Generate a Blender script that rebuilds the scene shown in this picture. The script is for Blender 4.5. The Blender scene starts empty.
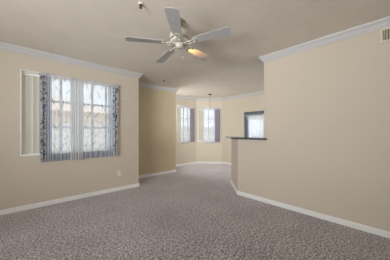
import bpy, bmesh, math, random
from mathutils import Vector, Matrix
random.seed(7)
S = bpy.context.scene
COL = S.collection

# ------------------------------------------------------------------ camera, world, lights, exposure
TH = math.radians(47.25)                      # room's +X / +Y axes run along the two wall directions
cam_d = bpy.data.cameras.new('camera'); cam = bpy.data.objects.new('camera', cam_d); COL.objects.link(cam)
cam_d.sensor_width = 36.0; cam_d.lens = 189.0 / 390.0 * 36.0; cam_d.shift_y = 2.0 / 390.0; cam_d.clip_start = 0.05
cam.location = (0, 0, 1.3); cam.rotation_euler = (math.radians(90), 0, TH - math.radians(90))
S.camera = cam
S.view_settings.view_transform = 'Standard'; S.view_settings.look = 'None'
S.view_settings.gamma = 1.0; S.view_settings.use_curve_mapping = False
S.view_settings.exposure = 0.0

w = bpy.data.worlds.new('sky'); S.world = w; w.use_nodes = True
bg = w.node_tree.nodes['Background']
bg.inputs['Color'].default_value = (0.86, 0.93, 1.0, 1); bg.inputs['Strength'].default_value = 1.75

def area(name, loc, target, sx, sy, power, col, spread=180):
    d = bpy.data.lights.new(name, 'AREA'); d.shape = 'RECTANGLE'; d.size = sx; d.size_y = sy
    d.energy = power; d.color = col; d.spread = math.radians(spread)
    o = bpy.data.objects.new(name, d); COL.objects.link(o); o.location = loc
    v = Vector(target) - Vector(loc); o.rotation_euler = v.to_track_quat('-Z', 'Y').to_euler()
    return o
sd = bpy.data.lights.new('sun', 'SUN'); sd.energy = 4.5; sd.angle = math.radians(1.0); sd.color = (1, .96, .9)
so = bpy.data.objects.new('sun', sd); COL.objects.link(so); so.rotation_euler = Vector((.2, .25, -1)).to_track_quat('-Z', 'Y').to_euler()
# added fill lights behind the camera, inside solid walls with no window built
area('back_fill_light', (-3.35, 0.95, 1.4), (1.1, 2.6, 2.69), 3.2, 1.7, 117, (0.97, 0.985, 1.0), 88)
area('rear_fill_light', (0.4, -2.85, 1.25), (1.2, 4.2, 2.2), 3.0, 1.8, 22, (0.97, 0.985, 1.0), 115)
# unseen fill light added behind the partition to brighten the dining bay
area('kitchen_fill_light', (4.75, -2.6, 1.3), (5.3, 5.0, 1.7), 2.2, 1.6, 24, (0.98, 0.985, 1.0), 60)
# fill light added out of view round the hall wall corner; no window there
area('bay_fill_light', (3.74, 5.33, 1.45), (5.0, 3.7, 1.9), 0.6, 1.7, 34.0, (0.98, 0.985, 1.0))

# ------------------------------------------------------------------ helpers
def lin(r, g, b):
    f = lambda c: (c/255/12.92) if c/255 <= 0.04045 else ((c/255+0.055)/1.055)**2.4
    return (f(r), f(g), f(b), 1.0)

def mat(name, col, rough=0.6, metal=0.0, spec=0.3, noise=None, bump=None):
    """noise=(scale, amount), bump=(scale, strength, distance)"""
    m = bpy.data.materials.new(name); m.use_nodes = True
    nt = m.node_tree; b = nt.nodes['Principled BSDF']
    b.inputs['Base Color'].default_value = col; b.inputs['Roughness'].default_value = rough
    b.inputs['Metallic'].default_value = metal; b.inputs['Specular IOR Level'].default_value = spec
    tc = nt.nodes.new('ShaderNodeTexCoord')
    if noise:
        n = nt.nodes.new('ShaderNodeTexNoise'); n.inputs['Scale'].default_value = noise[0]; n.inputs['Detail'].default_value = 4
        nt.links.new(tc.outputs['Object'], n.inputs['Vector'])
        r = nt.nodes.new('ShaderNodeMapRange'); r.inputs['To Min'].default_value = 1-noise[1]; r.inputs['To Max'].default_value = 1+noise[1]
        r.inputs['From Min'].default_value = 0.3; r.inputs['From Max'].default_value = 0.7
        nt.links.new(n.outputs['Fac'], r.inputs['Value'])
        v = nt.nodes.new('ShaderNodeVectorMath'); v.operation = 'SCALE'; v.inputs[0].default_value = col[:3]
        nt.links.new(r.outputs['Result'], v.inputs['Scale']); nt.links.new(v.outputs['Vector'], b.inputs['Base Color'])
    if bump:
        n = nt.nodes.new('ShaderNodeTexNoise'); n.inputs['Scale'].default_value = bump[0]; n.inputs['Detail'].default_value = 5
        nt.links.new(tc.outputs['Object'], n.inputs['Vector'])
        bp = nt.nodes.new('ShaderNodeBump'); bp.inputs['Strength'].default_value = bump[1]; bp.inputs['Distance'].default_value = bump[2]
        nt.links.new(n.outputs['Fac'], bp.inputs['Height']); nt.links.new(bp.outputs['Normal'], b.inputs['Normal'])
    return m

def fabric_mat(name, col, clear, trans):
    """woven cloth: clear = share of open weave, trans = share of the rest that glows through"""
    m = bpy.data.materials.new(name); m.use_nodes = True; nt = m.node_tree; nt.nodes.clear()
    out = nt.nodes.new('ShaderNodeOutputMaterial')
    d = nt.nodes.new('ShaderNodeBsdfDiffuse'); d.inputs['Color'].default_value = col
    t = nt.nodes.new('ShaderNodeBsdfTranslucent'); t.inputs['Color'].default_value = col
    x = nt.nodes.new('ShaderNodeMixShader'); x.inputs[0].default_value = trans
    nt.links.new(d.outputs[0], x.inputs[1]); nt.links.new(t.outputs[0], x.inputs[2])
    last = x
    if clear > 0:
        tr = nt.nodes.new('ShaderNodeBsdfTransparent'); y = nt.nodes.new('ShaderNodeMixShader')
        tc = nt.nodes.new('ShaderNodeTexCoord'); n = nt.nodes.new('ShaderNodeTexNoise'); n.inputs['Scale'].default_value = 9
        nt.links.new(tc.outputs['Object'], n.inputs['Vector'])
        r = nt.nodes.new('ShaderNodeMapRange'); r.inputs['From Min'].default_value = .3; r.inputs['From Max'].default_value = .7
        r.inputs['To Min'].default_value = 1-clear-.06; r.inputs['To Max'].default_value = 1-clear+.06
        nt.links.new(n.outputs['Fac'], r.inputs['Value']); nt.links.new(r.outputs['Result'], y.inputs[0])
        nt.links.new(tr.outputs[0], y.inputs[1]); nt.links.new(x.outputs[0], y.inputs[2]); last = y
    nt.links.new(last.outputs[0], out.inputs['Surface'])
    return m

def obj(name, bm, m, parent=None, smooth=False, label=None):
    me = bpy.data.meshes.new(name)
    bmesh.ops.recalc_face_normals(bm, faces=bm.faces[:])
    bm.to_mesh(me); bm.free()
    if smooth:
        for p in me.polygons: p.use_smooth = True
    me.materials.append(m)
    o = bpy.data.objects.new(name, me); COL.objects.link(o)
    if parent: o.parent = parent
    if label: o['label'] = label
    return o
def thing(name, label, cat, loc=(0, 0, 0), rz=0.0, group=None):
    o = bpy.data.objects.new(name, None); COL.objects.link(o); o.empty_display_size = .1
    o.location = loc; o.rotation_euler = (0, 0, rz); o['label'] = label; o['category'] = cat
    if group: o['group'] = group
    return o
def tag(o, label, cat, group=None):
    o['label'] = label; o['category'] = cat
    if group: o['group'] = group
    return o
def struct(name, bm, m, parent=None):
    o = obj(name, bm, m, parent)
    if parent is None: o['kind'] = 'structure'
    return o
def dup(root, loc=None, rz=None, label=None):
    r = root.copy(); COL.objects.link(r)
    if loc is not None: r.location = loc
    if rz is not None: r.rotation_euler[2] = rz
    if label: r['label'] = label
    for ch in list(root.children):
        c = ch.copy(); COL.objects.link(c); c.parent = r
        for g in ch.children:
            d = g.copy(); COL.objects.link(d); d.parent = c
    return r

def box(bm, x0, x1, y0, y1, z0, z1, M=None, bev=0.0):
    b2 = bmesh.new() if bev else bm
    v = [b2.verts.new((x, y, z)) for z in (z0, z1) for (x, y) in ((x0, y0), (x1, y0), (x1, y1), (x0, y1))]
    for f in ((0, 3, 2, 1), (4, 5, 6, 7), (0, 1, 5, 4), (1, 2, 6, 5), (2, 3, 7, 6), (3, 0, 4, 7)):
        b2.faces.new([v[i] for i in f])
    if bev:
        bmesh.ops.bevel(b2, geom=b2.edges[:], offset=bev, segments=2, affect='EDGES')
        me = bpy.data.meshes.new('tmp'); b2.to_mesh(me); b2.free()
        if M: me.transform(M)
        bm.from_mesh(me); bpy.data.meshes.remove(me)
    elif M:
        for q in v: q.co = M @ q.co
    return bm
def prism(bm, pts, z0, z1):
    a = [bm.verts.new((x, y, z0)) for x, y in pts]; b = [bm.verts.new((x, y, z1)) for x, y in pts]
    n = len(pts); bm.faces.new(list(reversed(a))); bm.faces.new(b)
    for i in range(n): bm.faces.new([a[i], a[(i+1) % n], b[(i+1) % n], b[i]])
    return bm
def lathe(bm, prof, seg=28, M=None, caps=True):
    rings = []
    for r, z in prof:
        ring = []
        for i in range(seg):
            a = 2*math.pi*i/seg; co = Vector((r*math.cos(a), r*math.sin(a), z))
            ring.append(bm.verts.new(M @ co if M else co))
        rings.append(ring)
    for a, b in zip(rings, rings[1:]):
        for i in range(seg): bm.faces.new([a[i], a[(i+1) % seg], b[(i+1) % seg], b[i]])
    if caps: bm.faces.new(list(reversed(rings[0]))); bm.faces.new(rings[-1])
    return bm
def tube(bm, pts, r, seg=8):
    pts = [Vector(p) for p in pts]; rings = []
    for i, p in enumerate(pts):
        d = (pts[min(i+1, len(pts)-1)] - pts[max(i-1, 0)]).normalized()
        u = d.cross(Vector((0, 0, 1)));  u = u.normalized() if u.length > 1e-4 else Vector((1, 0, 0))
        v = d.cross(u)
        rr = r[i] if isinstance(r, (list, tuple)) else r
        rings.append([bm.verts.new(p + rr*(math.cos(2*math.pi*k/seg)*u + math.sin(2*math.pi*k/seg)*v)) for k in range(seg)])
    for a, b in zip(rings, rings[1:]):
        for i in range(seg): bm.faces.new([a[i], a[(i+1) % seg], b[(i+1) % seg], b[i]])
    bm.faces.new(list(reversed(rings[0]))); bm.faces.new(rings[-1])
    return bm
def sweep(bm, path, prof):
    """profile (offset from wall into room, z) mitred along a plan path whose room side is on the right"""
    P = [Vector(p) for p in path]; rings = []
    N = [Vector(((b-a).normalized().y, -(b-a).normalized().x)) for a, b in zip(P, P[1:])]
    for i, p in enumerate(P):
        if i == 0: m = N[0]
        elif i == len(P)-1: m = N[-1]
        else:
            m = (N[i-1]+N[i]); m = m / (1 + N[i-1].dot(N[i]))
        rings.append([bm.verts.new((p.x+m.x*o, p.y+m.y*o, z)) for o, z in prof])
    for a, b in zip(rings, rings[1:]):
        k = len(prof)
        for i in range(k): bm.faces.new([a[i], a[(i+1) % k], b[(i+1) % k], b[i]])
    bm.faces.new(rings[0]); bm.faces.new(list(reversed(rings[-1])))
    return bm
def frame_matrix(p0, p1):
    """local x runs along the wall p0->p1, local y points out of the room, z up"""
    d = (Vector(p1)-Vector(p0)).normalized(); L = (Vector(p1)-Vector(p0)).length
    M = Matrix(((d.x, -d.y, 0, p0[0]), (d.y, d.x, 0, p0[1]), (0, 0, 1, 0), (0, 0, 0, 1)))
    return M, L

# ------------------------------------------------------------------ materials
H = 2.69
M_tan   = mat('tan_wall_paint', lin(207, 196, 180), .75, noise=(1.6, .015), bump=(140, .10, .003))
M_warm_tan  = mat('warm_lit_tan_paint', lin(203, 188, 157), .75, noise=(1.6, .015), bump=(140, .10, .003))  # wall tan with the warm light on the hall wall mixed in
M_bay   = mat('bay_lit_tan_paint', lin(213, 203, 184), .75, noise=(1.6, .015), bump=(140, .10, .003))  # wall tan with the bay's warmer light put into its colour
M_ceil  = mat('ceiling_paint', lin(223, 215, 202), .85, noise=(3.5, .03), bump=(38, .25, .006))
M_white = mat('white_trim_paint', lin(238, 238, 236), .4)
M_crown = mat('pale_grey_crown_paint', lin(200, 199, 198), .4)
M_half  = mat('pale_rosy_tan_paint', lin(207, 196, 182), .75, noise=(1.6, .015), bump=(140, .10, .003))
M_vinyl = mat('white_vinyl', lin(246, 246, 242), .35)
M_bar   = mat('backlit_grille_vinyl', lin(150, 155, 164), .4)  # white vinyl bars, their backlit shade put into the colour
M_slate = mat('slate_blue_frame_paint', lin(138, 150, 162), .45)
M_slat  = mat('blind_vinyl', lin(222, 219, 208), .5)
M_fanw  = mat('white_fan_enamel', lin(194, 188, 174), .35)
M_blade = mat('pale_grey_fan_blade', lin(174, 173, 172), .35, noise=(14, .04))
M_metal = mat('brushed_nickel', lin(150, 140, 122), .3, metal=.85)
M_dark  = mat('dark_bronze', lin(70, 60, 50), .4, metal=.6)
M_gran  = mat('dark_granite', lin(74, 77, 80), .16, spec=.5, noise=(60, .35))
M_plate = mat('ivory_plastic', lin(240, 236, 228), .4)
M_slot  = mat('outlet_slots', lin(60, 56, 52), .6)
M_vent  = mat('painted_vent_metal', lin(222, 213, 196), .5)
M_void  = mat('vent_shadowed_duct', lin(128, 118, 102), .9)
M_sheer = fabric_mat('white_sheer', lin(232, 233, 238), .40, .62)
M_lace  = fabric_mat('white_lace', lin(236, 236, 242), .26, .55)
M_grey  = fabric_mat('pale_grey_voile', lin(220, 222, 225), .05, .42)
M_blue  = fabric_mat('blue_grey_voile', lin(190, 197, 210), .10, .45)
M_floral= fabric_mat('grey_floral_cloth', lin(184, 184, 188), .0, .25)
M_purple= fabric_mat('mauve_grey_drape', lin(154, 149, 160), .0, .25)
M_shade = fabric_mat('grey_blind_cloth', lin(150, 158, 164), .0, .30)
M_leaf  = mat('slate_embroidery', lin(128, 132, 142), .8)
M_hem   = fabric_mat('shaded_sheer_cloth', lin(166, 172, 182), .12, .25)  # sheer below the sill, its shade painted as blue-grey cloth
M_navy  = mat('navy_print', lin(74, 82, 108), .8)
M_flower= mat('amber_print', lin(190, 166, 130), .8)
M_stucco= mat('outdoor_stucco', lin(222, 200, 170), .9, noise=(3, .05))
M_block = mat('outdoor_block_wall', lin(196, 194, 192), .9, noise=(3, .08))
M_roof  = mat('outdoor_roof_tile', lin(196, 180, 166), .9, noise=(6, .15))
M_earth = mat('outdoor_gravel', lin(205, 196, 182), .95, noise=(8, .1))

def glass_mat():
    m = bpy.data.materials.new('window_glass'); m.use_nodes = True; nt = m.node_tree; nt.nodes.clear()
    out = nt.nodes.new('ShaderNodeOutputMaterial'); tr = nt.nodes.new('ShaderNodeBsdfTransparent')
    tr.inputs[0].default_value = (.95, .97, .97, 1)
    gl = nt.nodes.new('ShaderNodeBsdfGlossy'); gl.inputs['Roughness'].default_value = .05
    mx = nt.nodes.new('ShaderNodeMixShader'); mx.inputs[0].default_value = .06
    nt.links.new(tr.outputs[0], mx.inputs[1]); nt.links.new(gl.outputs[0], mx.inputs[2]); nt.links.new(mx.outputs[0], out.inputs['Surface'])
    return m
M_glass = glass_mat()

def carpet_mat():
    m = bpy.data.materials.new('flecked_carpet'); m.use_nodes = True; nt = m.node_tree; b = nt.nodes['Principled BSDF']
    b.inputs['Roughness'].default_value = .95; b.inputs['Specular IOR Level'].default_value = .05
    b.inputs['Sheen Weight'].default_value = .9; b.inputs['Sheen Roughness'].default_value = .35; b.inputs['Sheen Tint'].default_value = (1, .95, .95, 1)
    tc = nt.nodes.new('ShaderNodeTexCoord')
    def noise(scale, det, rough=.6):
        n = nt.nodes.new('ShaderNodeTexNoise'); n.inputs['Scale'].default_value = scale; n.inputs['Detail'].default_value = det
        n.inputs['Roughness'].default_value = rough
        nt.links.new(tc.outputs['Object'], n.inputs['Vector']); return n
    a = noise(60, 3, .9)
    ramp = nt.nodes.new('ShaderNodeValToRGB'); nt.links.new(a.outputs['Fac'], ramp.inputs['Fac'])
    e = ramp.color_ramp.elements; e[0].position = .42; e[0].color = lin(76, 70, 72); e[1].position = .58; e[1].color = lin(232, 224, 227)
    k = e.new(.5); k.color = lin(165, 156, 158)
    a2 = noise(30, 4, .8)
    mxn = nt.nodes.new('ShaderNodeMix'); mxn.data_type = 'FLOAT'; mxn.inputs[0].default_value = .42
    nt.links.new(a.outputs['Fac'], mxn.inputs[2]); nt.links.new(a2.outputs['Fac'], mxn.inputs[3])
    nt.links.new(mxn.outputs[0], ramp.inputs['Fac'])
    g = noise(1.5, 3, .55)
    r = nt.nodes.new('ShaderNodeMapRange'); r.inputs['From Min'].default_value = .3; r.inputs['From Max'].default_value = .7
    r.inputs['To Min'].default_value = .86; r.inputs['To Max'].default_value = 1.14
    nt.links.new(g.outputs['Fac'], r.inputs['Value'])
    v = nt.nodes.new('ShaderNodeVectorMath'); v.operation = 'SCALE'
    nt.links.new(ramp.outputs['Color'], v.inputs[0]); nt.links.new(r.outputs['Result'], v.inputs['Scale'])
    nt.links.new(v.outputs['Vector'], b.inputs['Base Color'])
    bp = nt.nodes.new('ShaderNodeBump'); bp.inputs['Strength'].default_value = .8; bp.inputs['Distance'].default_value = .006
    nt.links.new(a.outputs['Fac'], bp.inputs['Height']); nt.links.new(bp.outputs['Normal'], b.inputs['Normal'])
    return m
M_carpet = carpet_mat()

# ------------------------------------------------------------------ room shell
XL, YR = -3.5, -3.0
YA, XA = 4.24, 2.08           # window wall and its end
YB, XB = 4.95, 3.72           # hall wall and its end
YC = 5.711                    # bay side face
K1, K2 = (5.339, YC), (6.1, 4.95)
XE = 6.1
XD, YD = 3.32, 1.704          # partition face and its end
Q1, Q2 = (XD, 2.287), (3.927, 2.894)   # half wall turn and end
TW = 0.16

outline = [(XL, YR), (XE+.1, YR), (XE+.1, K2[1]+.04), (K1[0]+.04, YC+.1), (XB-.1, YC+.1), (XB-.1, YB+.1), (XA-.1, YB+.1), (XA-.1, YA+.1), (XL, YA+.1)]
struct('floor', prism(bmesh.new(), outline, -.12, 0), M_carpet)
struct('ceiling', prism(bmesh.new(), outline, H, H+.12), M_ceil)

def wall(name, p0, p1, m, openings=(), ext0=0.0, ext1=0.0, z1=None):
    M, L = frame_matrix(p0, p1); bm = bmesh.new(); s = -ext0; top = H if z1 is None else z1
    for (a, b, za, zb) in openings:
        box(bm, s, a, 0, TW, 0, top, M); box(bm, a, b, 0, TW, 0, za, M); box(bm, a, b, 0, TW, zb, top, M); s = b
    box(bm, s, L+ext1, 0, TW, 0, top, M)
    bmesh.ops.remove_doubles(bm, verts=bm.verts[:], dist=1e-5)
    return struct(name, bm, m)
WA = (0.0-XL, 1.60-XL, .90, 2.335)
wall('wall_left', (XL, YA), (XA, YA), M_tan, [WA])
wall('wall_left_return', (XA, YA+TW), (XA, YB), M_tan)
wall('wall_hall', (XA-TW, YB), (XB, YB), M_warm_tan)
wall('wall_hall_return', (XB, YB+TW), (XB, YC), M_warm_tan)
W2 = (4.342-XB, 5.222-XB, .92, 2.31)
wall('wall_bay_side', (XB-TW, YC), K1, M_bay, [(W2[0]+TW, W2[1]+TW, W2[2], W2[3])], ext1=.066)
LB = (Vector(K2)-Vector(K1)).length
W3 = (.083, 1.010, .90, 2.30)
wall('wall_bay', K1, K2, M_bay, [W3], ext1=.066)
W4 = (1.03, 2.50, 1.0, 2.035)
wall('wall_kitchen', K2, (XE, YR), M_bay, [W4])
struct('wall_right', box(bmesh.new(), XD, XD+.13, YR, YD, 0, H), M_tan)
hw = [(XD, YD), (XD+.13, YD), (XD+.13, Q1[1]-.054), (Q2[0]+.092, Q2[1]-.092), Q2, Q1]
struct('wall_half', prism(bmesh.new(), hw, 0, 1.15), M_half)
struct('wall_rear', box(bmesh.new(), XL, XE+TW, YR-TW, YR, 0, H), M_tan)
struct('wall_back', box(bmesh.new(), XL-TW, XL, YR-TW, YA+TW, 0, H), M_tan)

# crown moulding and baseboards
crown = [(0, H-.102), (.012, H-.102), (.016, H-.088), (.030, H-.076), (.040, H-.054), (.056, H-.034), (.068, H-.025), (.073, H-.012), (.075, H), (0, H)]
pathA = [(XL, YA), (XA, YA), (XA, YB), (XB, YB), (XB, YC), K1, K2, (XE, YR)]
pathD = [(XD+.13, YR), (XD+.13, YD), (XD, YD), (XD, YR)]
struct('trim_1', sweep(bmesh.new(), pathA, crown), M_crown)
struct('trim_2', sweep(bmesh.new(), pathD, crown), M_crown)
base = [(0, 0), (.014, 0), (.014, .062), (.008, .076), (0, .078)]
struct('baseboard_left', sweep(bmesh.new(), pathA, base), M_white)
struct('baseboard_right', sweep(bmesh.new(), [(Q2[0]+.092, Q2[1]-.092), Q2, Q1, (XD, YR)], base), M_white)

# ------------------------------------------------------------------ outdoors, seen faintly through the panes
struct('ground', box(bmesh.new(), -30, 40, 6.3, 40, -.35, -.25), M_earth)
struct('ground_side', box(bmesh.new(), 6.4, 40, -20, 6.3, -.35, -.25), M_earth)
def house(name, label, x0, x1, y0, y1, h):
    t = thing(name, label, 'building', ((x0+x1)/2, (y0+y1)/2, -.25))
    dx, dy = (x1-x0)/2, (y1-y0)/2
    obj('wall', box(bmesh.new(), -dx, dx, -dy, dy, 0, h), M_stucco, t)
    b = bmesh.new(); e = .5
    lo = [b.verts.new((sx*(dx+e), sy*(dy+e), h)) for sx, sy in ((-1, -1), (1, -1), (1, 1), (-1, 1))]
    hi = [b.verts.new((sx*(dx-dy*.8), 0, h+dy*.42)) for sx in (-1, 1)]
    b.faces.new(lo[::-1]); b.faces.new([lo[0], lo[1], hi[1], hi[0]]); b.faces.new([lo[2], lo[3], hi[0], hi[1]])
    b.faces.new([lo[1], lo[2], hi[1]]); b.faces.new([lo[3], lo[0], hi[0]])
    obj('roof', b, M_roof, t)
house('neighbouring_house', 'pale stucco neighbouring house seen faintly through the floral curtained window', -6, 5.5, 15, 22, 2.9)
tag(obj('garden_wall', box(bmesh.new(), -14, 16, 11, 11.2, -.25, 1.75), M_block),
    'grey garden wall seen faintly outside the curtained windows', 'garden wall')

# ------------------------------------------------------------------ windows
def window(n, p0, p1, W, depth, mull, vbars, hbars, m, fw=.045):
    """frame set at `depth` from the room face, glazed, with grille bars"""
    M, L = frame_matrix(p0, p1); s0, s1, za, zb = W
    bm = bmesh.new(); y0, y1 = depth, depth+.05
    box(bm, s0, s0+fw, y0, y1, za, zb, M); box(bm, s1-fw, s1, y0, y1, za, zb, M)
    box(bm, s0+fw, s1-fw, y0, y1, zb-fw, zb, M); box(bm, s0+fw, s1-fw, y0, y1, za, za+fw, M)
    for s in mull: box(bm, s-.03, s+.03, y0+.005, y1-.005, za+fw, zb-fw, M)
    root = obj('window_%d' % n, bm, m); root['kind'] = 'structure'
    bm = bmesh.new()
    for s in vbars: box(bm, s-.019, s+.019, y0+.012, y1-.018, za+fw, zb-fw, M)
    for z in hbars: box(bm, s0+fw, s1-fw, y0+.013, y1-.019, z-.019, z+.019, M)
    obj('grille', bm, M_bar if m is M_vinyl else m, root)
    obj('glass_pane', box(bmesh.new(), s0+fw*.5, s1-fw*.5, y0+.036, y0+.042, za+fw*.5, zb-fw*.5, M), M_glass, root)
    bm = bmesh.new()      # thin white lining round the opening and the sill board
    box(bm, s0, s0+.014, -.004, depth, za, zb, M); box(bm, s1-.014, s1, -.004, depth, za, zb, M)
    box(bm, s0+.014, s1-.014, 0, depth, zb-.01, zb, M)
    obj('window_lining', bm, m, root)
    obj('window_sill', box(bmesh.new(), s0, s1, -.012, depth, za, za+.022, M), m, root)
    return root
oA = -XL
window(1, (XL, YA), (XA, YA), WA, .10, [.835+oA], [.295+oA, .565+oA, 1.105+oA, 1.375+oA], [1.39, 1.865], M_vinyl)
window(2, (XB, YC), K1, W2, .10, [], [sum(W2[:2])/2-.02, sum(W2[:2])/2+.21], [1.37, 1.83], M_vinyl)
window(3, K1, K2, W3, .10, [], [sum(W3[:2])/2-.02, sum(W3[:2])/2+.21], [1.37, 1.83], M_vinyl)
window(4, K2, (XE, YR), W4, .10, [sum(W4[:2])/2], [], [], M_slate, fw=.13)

# ------------------------------------------------------------------ vertical blinds
def blinds(p0, p1, W, label, ss, wd, ang, rail):
    M, L = frame_matrix(p0, p1); s0, s1, za, zb = W
    c = M @ Vector(((ss[0]+ss[-1])/2, .055, za+.03))
    t = thing('vertical_blind', label, 'blind', c, 0, 'vertical blinds in the windows')
    R = M.to_3x3().to_4x4(); off = (ss[0]+ss[-1])/2
    obj('headrail', box(bmesh.new(), rail[0]-off, rail[1]-off, -.022, .022, zb-za-.062, zb-za-.042, R), M_slat, t)
    for i, s in enumerate(ss):
        bm = bmesh.new(); hh = zb-za-.093
        a = math.radians(ang); n = 5
        cols = []
        for k in range(n):
            u = (k/(n-1)-.5); q = Vector((u*wd, .006*(1-4*u*u), 0))
            q = Matrix.Rotation(a, 3, 'Z') @ q
            cols.append([bm.verts.new(R @ Vector((s-off+q.x, q.y+.0012*sd, z))) for sd in (0, 1) for z in (0.0, hh)])
        for A, B in zip(cols, cols[1:]):
            bm.faces.new([A[0], B[0], B[1], A[1]]); bm.faces.new([A[2], A[3], B[3], B[2]])
            bm.faces.new([A[1], B[1], B[3], A[3]]); bm.faces.new([A[0], A[2], B[2], B[0]])
        bm.faces.new([cols[0][i] for i in (0, 1, 3, 2)]); bm.faces.new([cols[-1][i] for i in (0, 2, 3, 1)])
        obj('slat', bm, M_slat, t, smooth=False)
blinds((XL, YA), (XA, YA), WA, 'beige vertical blind drawn across the bare side of the large floral curtained window',
       [oA+.055+i*.076 for i in range(5)], .089, 14, (oA+.02, oA+1.58))
blinds((XB, YC), K1, W2, 'narrow stack of beige vertical blind slats in the bay window next to the hall wall',
       [W2[0]+.05+i*.05 for i in range(4)], .085, -25, (W2[0]+.02, W2[1]-.02))
blinds(K1, K2, W3, 'narrow stack of beige vertical blind slats in the bay window behind the hanging cord',
       [W3[0]+.05+i*.055 for i in range(4)], .085, 30, (W3[0]+.02, W3[1]-.02))

# ------------------------------------------------------------------ curtains
def cloth_fn(s0, s1, z0, z1, t0, amp, nf, ph, tie=0.0, scal=0.0):
    def f(u, v):      # u across 0..1, v up 0..1 ; returns local (s, t, z)
        pinch = 1 - tie*math.sin(math.pi*min(1, max(0, v)))*.5
        c = .5*(s0+s1); s = c + (s0+(s1-s0)*u - c)*pinch
        t = t0 + amp*math.sin(2*math.pi*nf*u+ph)*(.45+.55*(1-v)) + .3*amp*math.sin(2*math.pi*nf*2.3*u+ph*2+v*2)
        z = z0+(z1-z0)*v
        if scal: z += scal*math.sin(2*math.pi*nf*1.0*u+ph)*(1-v)**6
        return s, t, z
    return f
def cloth(name, M, f, m, parent, nu=40, nv=14):
    bm = bmesh.new()
    g = [[bm.verts.new(parent.matrix_basis.inverted() @ (M @ Vector(f(i/nu, j/nv)))) for i in range(nu+1)] for j in range(nv+1)]
    for j in range(nv):
        for i in range(nu): bm.faces.new([g[j][i], g[j][i+1], g[j+1][i+1], g[j+1][i]])
    return obj(name, bm, m, parent, smooth=True)
def leaves(cl, M, f, items, m, parent):
    """items: (u, v, length, width, angle, su, sv) leaf shapes lying on the cloth"""
    bm = bmesh.new(); inv = parent.matrix_basis.inverted()
    s0 = f(0, .5)[0]; s1 = f(1, .5)[0]; z0 = f(.5, 0)[2]; z1 = f(.5, 1)[2]
    for (u, v, l, wd, a) in items:
        pts = []
        for (p, q) in ((-.5, 0), (-.2, .5), (.15, .42), (.5, 0), (.15, -.42), (-.2, -.5)):
            x = l*p*math.cos(a)-wd*q*math.sin(a); z = l*p*math.sin(a)+wd*q*math.cos(a)
            uu = min(1, max(0, u+x/(s1-s0))); vv = min(1, max(0, v+z/(z1-z0)))
            S_, T_, Z_ = f(uu, vv); pts.append(bm.verts.new(inv @ (M @ Vector((S_, T_-.004, Z_)))))
        bm.faces.new(pts)
    me = cl.data; slot = len(me.materials); me.materials.append(m)
    for fc in bm.faces: fc.material_index = slot; fc.smooth = True
    bm.from_mesh(me); bm.to_mesh(me); bm.free()

def sprigs(n, rows, wid, hgt, seed):
    rnd = random.Random(seed); it = []
    for r in range(rows):
        for c in range(n):
            u = (c+.5+(.25 if r % 2 else -.25)+rnd.uniform(-.12, .12))/n; v = (r+.6+rnd.uniform(-.15, .15))/rows
            a0 = rnd.uniform(.5, 2.4)
            for k in range(5):
                a = a0+rnd.choice((-.7, .7))+rnd.uniform(-.25, .25)
                d = (k-2)*.032
                uu = u+d*math.cos(a0)/wid+rnd.uniform(-.012, .012)/wid; vv = v+d*math.sin(a0)/hgt
                if .04 < uu < .96 and .03 < vv < .97: it.append((uu, vv, rnd.uniform(.026, .038), rnd.uniform(.011, .015), a))
    return it
def print_items(n, wid, hgt, seed, l, wd):
    rnd = random.Random(seed)
    return [(rnd.uniform(.1, .9), rnd.uniform(.02, .97), l*rnd.uniform(.6, 1.3), wd*rnd.uniform(.7, 1.3), rnd.uniform(0, 3.14)) for _ in range(n)]

ZT, ZB = 2.318, .775
MA, _ = frame_matrix((XL, YA), (XA, YA))
rod = thing('curtain_rod', 'slim bronze curtain rod along the head of the large floral curtained window', 'curtain rod', (.92, YA-.020, ZT-.012))
bm = bmesh.new(); tube(bm, [(-.66, 0, 0), (.645, 0, 0)], .009); obj('rod', bm, M_dark, rod, smooth=True)
for sx in (-.662, .647):
    bm = bmesh.new(); lathe(bm, [(.004, -.02), (.013, -.012), (.017, 0), (.013, .012), (.004, .02)], 12, Matrix.Translation((sx, 0, 0)) @ Matrix.Rotation(math.pi/2, 4, 'Y')); obj('finial', bm, M_dark, rod, smooth=True)
for sx in (-.63, 0.0, .62):
    bm = bmesh.new(); box(bm, sx-.006, sx+.006, -.006, .02, -.016, -.008); box(bm, sx-.012, sx+.012, .015, .02, -.012, .012); obj('bracket', bm, M_dark, rod)

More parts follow.
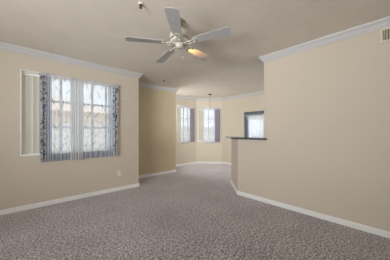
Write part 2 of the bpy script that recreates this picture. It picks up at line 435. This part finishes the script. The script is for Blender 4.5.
def big_curtain(label, a, b, c, d, e, mirror, seed):
    """a..b floral edge, b..c blue voile strip, c..d embroidered sheer, d..e gathered inner drape (room x)"""
    t = thing('curtain', label, 'curtain', ((a+e)/2, YA-.05, ZB), 0, 'curtains on the large window')
    def reg(p, q): return (min(p, q)+oA, max(p, q)+oA)
    t0 = -.052
    s0, s1 = reg(a, b); f = cloth_fn(s0, s1, ZB, ZT, t0-.006, .016, 2, .6)
    fl = cloth('floral_border', MA, f, M_floral, t, 20); fl['label'] = 'grey border with navy leaf print'
    leaves(fl, MA, f, print_items(85, s1-s0, ZT-ZB, seed, .048, .022), M_navy, t)
    leaves(fl, MA, f, print_items(9, s1-s0, ZT-ZB, seed+5, .05, .04) + [(.6, .36, .06, .05, .3)], M_flower, t)
    s0, s1 = reg(b, c); f = cloth_fn(s0-.004, s1+.004, ZB+.005, ZT, t0, .012, 2, 0)
    st = cloth('voile_strip', MA, f, M_blue, t, 20); st['label'] = 'plain blue-grey voile strip'
    s0, s1 = reg(c, d); f = cloth_fn(s0-.004, s1+.004, ZB+.135, ZT, t0, .010, 5, 1.0)
    sh = cloth('sheer_panel', MA, f, M_sheer, t, 60); sh['label'] = 'white sheer with embroidered leaf sprigs'
    leaves(sh, MA, f, sprigs(3 if s1-s0 > .4 else 2, 7, s1-s0, ZT-ZB, seed+9), M_leaf, t)
    hb = cloth('shaded_sheer_hem', MA, cloth_fn(s0-.004, s1+.004, ZB+.004, ZB+.137, t0, .012, 5, 1.0), M_hem, t, 60, 4); hb['label'] = 'lower end of the sheer, shade below the sill coloured in slate blue-grey'
    s0, s1 = reg(d, e); f = cloth_fn(s0, s1, ZB-.012, ZT, t0-.008, .017, 3, 2.0, tie=.0)
    iv = cloth('gathered_drape', MA, f, M_grey, t, 40); iv['label'] = 'gathered pale grey inner edge'
    s0, s1 = reg(a, e)
    cloth('rod_pocket', MA, cloth_fn(s0, s1, ZT-.045, ZT+.008, t0-.014, .004, 14, 0), M_lace, t, 80, 2)
    return t
big_curtain('floral bordered sheer curtain beside the exposed vertical blind', .25, .345, .405, .69, .797, False, 11)
big_curtain('floral bordered sheer curtain on the half of the window above the wall outlet', 1.578, 1.462, 1.37, .905, .813, True, 23)

def bay_curtain(p0, p1, W, sA, sB, sC, label, seed):
    M, L = frame_matrix(p0, p1); s0, s1, za, zb = W
    c = M @ Vector(((sA+sC)/2, -.03, za-.07))
    t = thing('curtain', label, 'curtain', c, 0, 'sheer curtains with mauve drapes in the bay')
    f = cloth_fn(sA, sB, za-.07, zb-.01, -.03, .010, 6, .4, scal=.022)
    sh = cloth('sheer_panel', M, f, M_sheer, t, 60); sh['label'] = 'white sheer with scalloped hem'
    leaves(sh, M, f, sprigs(3, 6, sB-sA, zb-za, seed), M_leaf, t)
    f = cloth_fn(sB-.005, sC, za-.015, zb-.05, -.045, .017, 3, .4)
    dr = cloth('drape', M, f, M_purple, t, 40); dr['label'] = 'mauve-grey drape'
    # header valance across the opening
    cloth('header', M, cloth_fn(sA-.04, sC+.01, zb-.085, zb+.012, -.05, .006, 9, 0, scal=.02), M_lace, t, 60, 4)
    # rod
    bm = bmesh.new(); inv = t.matrix_basis.inverted()
    tube(bm, [inv @ (M @ Vector((q, -.035, zb+.004))) for q in (s0-.01, s1+.03)], .008)
    obj('rod', bm, M_vinyl, t, smooth=True)
bay_curtain((XB, YC), K1, W2, W2[0]+.20, W2[0]+.62, W2[1]+.005, 'white sheer and mauve curtain in the bay window next to the hall wall', 31)
bay_curtain(K1, K2, W3, W3[0]+.22, W3[0]+.70, W3[1]-.015, 'white sheer and mauve curtain in the bay window behind the hanging cord', 37)

# kitchen window: grey roller shade pulled a little down and a lace cafe curtain
M4, _ = frame_matrix(K2, (XE, YR))
t = thing('roller_shade', 'grey roller shade drawn a little way down the kitchen window', 'shade', M4 @ Vector((sum(W4[:2])/2, .06, W4[3]-.16)))
inv = t.matrix_basis.inverted()
bm = bmesh.new(); tube(bm, [inv @ (M4 @ Vector((q, .06, W4[3]-.035))) for q in (W4[0]+.02, W4[1]-.02)], .022, 12); obj('roller', bm, M_shade, t, smooth=True)
bm = bmesh.new(); box(bm, W4[0]+.03, W4[1]-.03, .080, .083, W4[3]-.15, W4[3]-.035, inv @ M4); obj('shade_cloth', bm, M_shade, t)
bm = bmesh.new(); box(bm, W4[0]+.03, W4[1]-.03, .074, .089, W4[3]-.165, W4[3]-.15, inv @ M4); obj('hem_bar', bm, M_slate, t)
t = thing('lace_curtain', 'white lace cafe curtain gathered in the kitchen window above the bar counter', 'curtain', M4 @ Vector((sum(W4[:2])/2, .03, 1.03)))
inv = t.matrix_basis.inverted()
lp = cloth('lace_panel', M4, cloth_fn(W4[0]+.17, W4[1]-.03, 1.03, W4[3]-.155, .004, .022, 9, 0, scal=.02), M_lace, t, 120, 10)
cloth('lace_valance', M4, cloth_fn(W4[0]+.17, W4[1]-.03, W4[3]-.30, W4[3]-.155, -.026, .008, 14, .5, scal=.02), M_lace, t, 120, 5)
bm = bmesh.new(); tube(bm, [inv @ (M4 @ Vector((q, -.005, W4[3]-.148))) for q in (W4[0]+.02, W4[1]-.02)], .007); obj('rod', bm, M_vinyl, t, smooth=True)
bm = bmesh.new(); tube(bm, [inv @ (M4 @ Vector(q)) for q in ((W4[0]+.095, .03, W4[3]-.11), (W4[0]+.11, .02, W4[3]-.15), (W4[0]+.105, .02, W4[3]-.2), (W4[0]+.095, .025, W4[3]-.24))], .009); obj('hold_back_hook', bm, M_white, t, smooth=True)

# ------------------------------------------------------------------ bar counter top
ct = [(3.26, 1.645), (3.26, 2.411), (3.948, 3.099), (4.155, 2.892), (3.70, 2.30), (3.70, YD+.004), (XD-.003, YD+.004), (XD-.003, 1.645)]
bm = prism(bmesh.new(), ct, 1.152, 1.187)
bmesh.ops.bevel(bm, geom=[e for e in bm.edges if abs(e.verts[0].co.z-e.verts[1].co.z) < 1e-4], offset=.008, segments=2, affect='EDGES')
tag(obj('countertop', bm, M_gran), 'dark stone bar countertop capping the angled half wall', 'countertop')

# ------------------------------------------------------------------ ceiling fan
FX, FY, ZBL = 1.497, 1.911, 2.430
fan = thing('ceiling_fan', 'five-bladed white ceiling fan hanging from the living room ceiling', 'ceiling fan', (FX, FY, H))
CO = Matrix.Translation((-.040, -.043, 0))
bm = lathe(bmesh.new(), [(.026, -.066), (.044, -.056), (.058, -.030), (.062, -.006), (.062, 0)], 28, CO); obj('canopy', bm, M_metal, fan, smooth=True)
bm = tube(bmesh.new(), [(-.038, -.041, -.05), (0, 0, -.125)], .013, 14); obj('downrod', bm, M_metal, fan, smooth=True)
hub = Matrix.Translation((0, 0, ZBL-H)) @ Matrix(((1, 0, 0, 0), (0, 1, 0, 0), (.011, -.068, 1, 0), (0, 0, 0, 1)))
bm = lathe(bmesh.new(), [(.060, -.002), (.118, .004), (.126, .014), (.130, .060), (.128, .100), (.114, .132), (.080, .152), (.036, .162), (.020, .170)], 36, hub)
motor = obj('motor_housing', bm, M_fanw, fan, smooth=True)
bm = lathe(bmesh.new(), [(.129, .030), (.132, .034), (.132, .044), (.129, .048)], 36, hub, caps=False); obj('trim_band', bm, M_metal, motor, smooth=True)
bm = lathe(bmesh.new(), [(.010, -.062), (.034, -.059), (.048, -.048), (.053, -.032), (.050, -.020), (.058, -.012), (.060, 0)], 28, hub); sw = obj('switch_housing', bm, M_fanw, fan, smooth=True)
bm = bmesh.new(); tube(bm, [hub @ Vector((.03, -.03, -.07)), hub @ Vector((.03, -.03, -.165))], .0028, 6); ch = obj('pull_chain', bm, M_metal, sw)
bm = bmesh.new(); M0 = hub @ Matrix.Translation((.03, -.03, -.18)); lathe(bm, [(.003, -.018), (.008, -.012), (.009, 0), (.005, .012), (.003, .018)], 10, M0); obj('pull_knob', bm, M_fanw, sw, smooth=True)
A0 = 153.06
for k in range(5):
    a = math.radians(A0+72*k)
    R = hub @ Matrix.Rotation(a, 4, 'Z')
    pitch = Matrix.Rotation(math.radians(-9), 4, 'X')
    B = R @ pitch
    outl = [(.185, -.046), (.20, -.056), (.40, -.064), (.625, -.072), (.640, -.066), (.655, -.044), (.655, .044), (.640, .066), (.625, .072), (.40, .064), (.20, .056), (.185, .046)]
    bm = prism(bmesh.new(), outl, .000, .007)
    bm.transform(B)
    bl = obj('blade', bm, M_blade, fan)
    # scrolled blade iron: two curved bars and a foot plate under the blade
    bm = bmesh.new()
    for sg in (-1, 1):
        tube(bm, [R @ Vector((.085, sg*.012, -.010)), R @ Vector((.115, sg*.030, -.012)), R @ Vector((.150, sg*.026, -.010)), B @ Vector((.180, sg*.016, -.006)), B @ Vector((.205, sg*.032, -.005)), B @ Vector((.222, sg*.020, -.005))], .0065, 8)
    box(bm, .165, .235, -.020, .020, -.008, -.001, B); box(bm, .06, .115, -.018, .018, -.014, -.002, R)
    ir = obj('blade_iron', bm, M_fanw, fan, smooth=False)
    for (sx, sy) in ((.178, 0), (.222, .012), (.222, -.012)):
        obj('screw', lathe(bmesh.new(), [(.005, -.011), (.005, -.008)], 8, B @ Matrix.Translation((sx, sy, 0))), M_dark, ir)
# added warm spot, not a fan fitting, throwing an orange glow along one blade
ld = bpy.data.lights.new('blade_glow_spot', 'SPOT'); ld.energy = 20; ld.color = (1.0, .52, .16); ld.spot_size = math.radians(29); ld.spot_blend = .6; ld.shadow_soft_size = .01
lo = bpy.data.objects.new('blade_glow_spot', ld); COL.objects.link(lo); lo.parent = fan
aw = math.radians(A0+72*3)
pl = hub @ Vector((.085*math.cos(aw), .085*math.sin(aw), -.085)); pt = hub @ Vector((.31*math.cos(aw), .31*math.sin(aw), 0))
lo.location = pl; lo.rotation_euler = (pt-pl).to_track_quat('-Z', 'Y').to_euler()

# ------------------------------------------------------------------ hanging cord over the dining bay
pend = thing('hanging_cord', 'thin cord hanging from a small bronze ceiling cap in the dining bay', 'hanging cord', (5.12, 4.73, H))
bm = lathe(bmesh.new(), [(.012, -.030), (.045, -.024), (.062, -.008), (.064, 0)], 24); obj('ceiling_cap', bm, M_dark, pend, smooth=True)
bm = bmesh.new(); tube(bm, [(0, 0, -.02), (0, 0, -.48)], .007); obj('cord', bm, M_metal, pend)
bm = bmesh.new(); tube(bm, [(0, 0, -.47)] + [(.02*math.sin(q), 0, -.50-.02*(1-math.cos(q))+.01) for q in [i*.5 for i in range(1, 10)]], .005); obj('hook', bm, M_metal, pend)

# ------------------------------------------------------------------ ceiling fittings
def sprinkler(loc, label):
    t = thing('fire_sprinkler', label, 'sprinkler', loc, 0, 'ceiling sprinklers')
    obj('escutcheon', lathe(bmesh.new(), [(.014, -.010), (.024, -.007), (.028, 0)], 20), M_vent, t, smooth=True)
    obj('sprinkler_body', lathe(bmesh.new(), [(.006, -.034), (.010, -.026), (.010, -.010)], 12), M_dark, t, smooth=True)
    bm = bmesh.new()
    for sg in (-1, 1): tube(bm, [(sg*.010, 0, -.012), (sg*.016, 0, -.028), (sg*.004, 0, -.044)], .003, 6)
    obj('yoke', bm, M_dark, t)
    obj('deflector', lathe(bmesh.new(), [(.018, -.048), (.019, -.045)], 16), M_metal, t)
    return t
sp = sprinkler((.956, 1.901, H), 'small fire sprinkler on the ceiling before the fan')
dup(sp, (2.81, 4.26, H), label='small fire sprinkler on the ceiling by the hall wall crown')
dup(sp, (4.62, 5.38, H), label='small fire sprinkler on the ceiling in front of the bay windows')

# ------------------------------------------------------------------ wall fittings
out = thing('wall_outlet', 'ivory electrical outlet low on the wall under the curtained window', 'outlet', (1.616, YA, .385))
bm = bmesh.new(); box(bm, -.035, .035, -.006, 0, -.058, .058, bev=.003); pl_ = obj('cover_plate', bm, M_plate, out)
for z in (-.021, .021):
    bm = bmesh.new(); box(bm, -.016, .016, -.008, -.0055, z-.014, z+.014, bev=.001); rc = obj('socket', bm, M_plate, out)
    bm = bmesh.new(); box(bm, -.008, -.005, -.0088, -.0078, z-.004, z+.007); box(bm, .005, .008, -.0088, -.0078, z-.004, z+.006)
    lathe(bm, [(.0025, -.0005), (.0025, .0005)], 10, Matrix.Translation((0, -.0082, z-.009)) @ Matrix.Rotation(math.pi/2, 4, 'X')); obj('slots', bm, M_slot, rc)

nail = thing('wall_nail', 'tiny dark nail in the tan wall beside the floral curtain', 'nail', (1.752, YA, 1.99))
R = Matrix.Rotation(math.pi/2, 4, 'X')
obj('shank', lathe(bmesh.new(), [(.003, 0), (.003, .020)], 10, R), M_dark, nail)
obj('nail_head', lathe(bmesh.new(), [(.008, .020), (.009, .022), (.005, .025)], 12, R), M_dark, nail, smooth=True)

# return air register high on the partition wall, face towards -X
vy1, vy0 = .163, -.30
vz0, vz1 = 2.414, 2.584
v = thing('wall_vent', 'tan painted air vent with upright louvres high on the partition wall', 'vent', (XD, (vy0+vy1)/2, (vz0+vz1)/2))
hy_, hz_ = (vy1-vy0)/2, (vz1-vz0)/2; bw = .020
bm = bmesh.new()
for (a, b, c_, d_) in ((-hy_, hy_, hz_-bw, hz_), (-hy_, hy_, -hz_, -hz_+bw), (-hy_, -hy_+bw, -hz_+bw, hz_-bw), (hy_-bw, hy_, -hz_+bw, hz_-bw)):
    box(bm, -.014, 0, a, b, c_, d_)
obj('vent_frame', bm, M_vent, v)
obj('duct_backing', box(bmesh.new(), -.002, 0, -hy_+bw, hy_-bw, -hz_+bw, hz_-bw), M_void, v)
nl = 17
for i in range(nl):
    y = -hy_+bw+(i+.5)*(2*hy_-2*bw)/nl
    Ml = Matrix.Translation((-.008, y, 0)) @ Matrix.Rotation(math.radians(28), 4, 'Z')
    obj('louvre', box(bmesh.new(), -.008, .006, -.0025, .0025, -hz_+bw, hz_-bw, Ml), M_vent, v)
